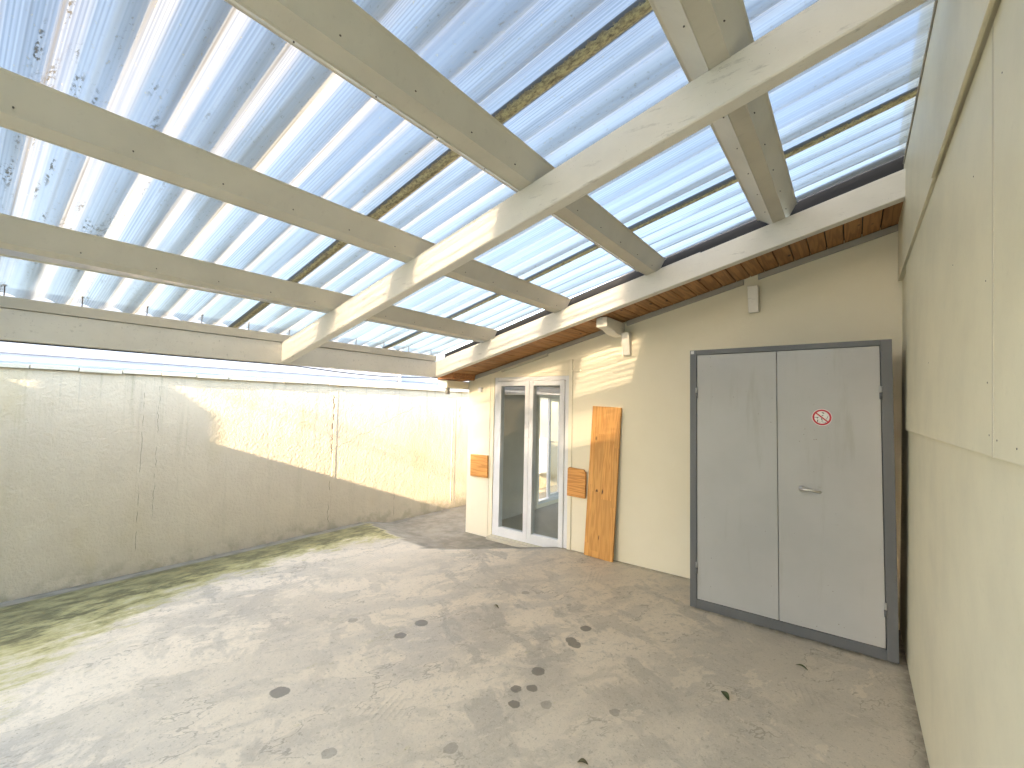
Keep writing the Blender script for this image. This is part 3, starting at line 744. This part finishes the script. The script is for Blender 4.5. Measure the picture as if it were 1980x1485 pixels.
# ------------------------------------------------------------------ neighbour beyond the boundary wall
nb = thing('neighbour_building', (-6.6, 4, 0), 'white metal-clad neighbour building seen in the slot above the boundary wall', 'building')
NX = -5.98
y = -3.0
for k in range(8):
    MB().box((NX-.10, y+.0005, -.1), (NX, y+1.9395, 2.62), .002).build('cladding_sheet', M_white, nb); y += 1.94
MB().box((NX-3, -3.0, -.1), (NX-.101, 12.5, 2.60)).build('body', M_white, nb)
gt = MB(); gt.prism([(NX+.002, 1.90), (NX+.14, 1.90), (NX+.16, 1.965), (NX+.15, 1.99), (NX+.135, 1.965), (NX+.12, 1.92), (NX+.002, 1.92)], 1, -3, 12.4)
gt.build('gutter', M_gutter, nb)
MB().box((NX-.002, -3, 2.034), (NX+.008, 12.4, 2.040)).build('drip_rail', M_line, nb)
MB().box((NX+.165, -3, 1.930), (NX+.169, 12.4, 1.936)).build('gutter_lip', M_line, nb)
MB().tube([(NX+.03, 4.72, 1.98), (NX+.03, 4.72, 2.6)], .028, 10).build('downpipe', M_white, nb)

# ------------------------------------------------------------------ cable under the eave beam
pts = []
for k in range(25):
    t = k/24; yy = -.75 + 4.7*t
    sag = 0 if yy < 2.2 else .035*math.sin(math.pi*(yy-2.2)/1.75)
    pts.append((XE-.055, yy, 2.008-sag))
cab = MB().tube(pts, .0055, 6).build('cable', M_cable); tag(cab, 'black cable drooping along the underside of the white eave beam', 'cable')
# downspout stub at the house corner
ds = MB().tube([(HX0-.10, 4.30, 1.80), (HX0-.10, 4.30, 2.02)], .03, 10).build('downspout', M_grey); tag(ds, 'short weathered downspout at the house corner under the eave', 'downspout')
# meter box on the boundary wall, seen through the two glazed openings
mb_ = MB().box((XL, 8.05, .22), (XL+.14, 8.45, .95), .006).build('meter_box', M_pvc); tag(mb_, 'white meter box on the passage wall seen through the door glass', 'meter box')

# ------------------------------------------------------------------ unseen house behind the viewer, added and shaped to shade the courtyard
rh = thing('rear_shade_house', (-2.5, -6, 0), 'unseen cream house behind the viewer, added and shaped to shade the courtyard', 'house')
YR = -4.2
def sx(x0): return x0 - SUN.x/SUN.y*(-2.5-YR)          # outline given at y = -2.5, carried back along the sun's rays
def sz(z0): return z0 - SUN.z/SUN.y*(-2.5-YR)
MB().box((sx(-5.03), YR-4, -.15), (-1.6, YR-.1, sz(2.76))).box((-1.6, YR-6, -.15), (0.05, YR-.1, sz(2.9))).build('wall', M_house, rh)
MB().box((sx(-5.069), YR-4, sz(2.60)), (sx(-4.60), YR, sz(2.74)), .004).prism([(sx(-4.60), sz(2.70)), (-.3, sz(2.70)), (-.3, sz(4.05)), (sx(-4.60), sz(3.30))], 1, YR-4, YR, .004).build('shade_roof', M_grey, rh)  # roof outline shaped to block sun, raised where it would pass under the sheets
TY = -9.0
MB().box((-.5-SUN.x/SUN.y*(-2.5-TY), TY-6, -.15), (9, TY, 10.0)).build('tall_shade_block', M_house, rh)  # unseen tall mass added to keep sun off the right-hand side
YP = -1.0
def gx(x0): return x0 - SUN.x/SUN.y*(-2.5-YP)
def gz(z0): return z0 - SUN.z/SUN.y*(-2.5-YP)
occluder = thing('shade_screen', (-5.1, YP, 0), 'unseen grey board gate with tall posts behind the viewer at the boundary wall', 'occluder')  # unseen screen added here, its outline cut to cast the wall's shadow edge
xg = gx(-5.069)
while xg < -4.72:
    MB().box((xg, YP-.03, .03), (min(xg+.118, -4.72), YP, gz(2.797)), .002).build('board', M_grey, occluder); xg += .12
MB().prism([(gx(-5.20), 0), (gx(-5.069), 0), (gx(-5.069), gz(3.092)), (gx(-5.112), gz(3.252)), (gx(-5.13), gz(3.9)), (gx(-5.20), gz(3.9))], 1, YP-.12, YP).build('post', M_grey, occluder)
MB().box((XL, YP-.10, 0), (gx(-5.222), YP, gz(3.6))).build('post', M_grey, occluder)
MB().box((gx(-5.222), YP-.06, 0), (gx(-5.20), YP-.02, gz(2.838))).build('board', M_grey, occluder)
for zc, lb in ((sz(3.35)+1.6, 'lower overhead cable slung behind the viewer'), (sz(3.35)+1.74, 'upper overhead cable slung behind the viewer')):
    o = MB().tube([(-14 + 13.5*k/20, YR-4.4, zc+.0*math.sin(math.pi*k/20)) for k in range(21)], .014, 6).build('overhead_cable', M_cable); tag(o, lb, 'cable', 'overhead cables')

# ------------------------------------------------------------------ leaves on the floor
def leaf(x, y, rz, ln, wd, mat, label):
    bm = bmesh.new(); n = 8; L, R_, C_ = [], [], []
    for k in range(n+1):
        t = k/n; ww = wd*math.sin(math.pi*min(1, t*.96+.02))**.8
        zc = .003 + .012*math.sin(math.pi*t)*.6; u = (t-.5)*ln
        C_.append(bm.verts.new((u, .15*wd*math.sin(3*t), zc))); L.append(bm.verts.new((u, ww/2, zc+.008*math.sin(math.pi*t)))); R_.append(bm.verts.new((u, -ww/2, zc+.006*math.sin(math.pi*t))))
    for k in range(n):
        bm.faces.new([C_[k], C_[k+1], L[k+1], L[k]]); bm.faces.new([R_[k], R_[k+1], C_[k+1], C_[k]])
    me = bpy.data.meshes.new('fallen_leaf'); bm.to_mesh(me); bm.free()
    sol = mesh_obj('fallen_leaf', me, mat); md = sol.modifiers.new('thick', 'SOLIDIFY'); md.thickness = .001
    sol.location = (x, y, floor_z(x, y)+.004*math.sin(x*1.7+y*1.1)); sol.rotation_euler = (0, 0, rz)
    tag(sol, label, 'leaf', 'fallen leaves')
leaf(-.612, 2.886, -.9, .085, .034, M_leafg, 'curled dark green leaf lying on the concrete before the cabinet')
leaf(-.288, 3.522, -.35, .075, .018, M_leafg, 'narrow green leaf on the concrete near the cabinet foot')
leaf(-1.02, 1.93, .4, .05, .022, M_leafd, 'small brown leaf at the bottom edge of the floor')
leaf(-2.36, 2.93, -.3, .07, .014, M_leafd, 'thin brown leaf stalk near the middle of the floor')
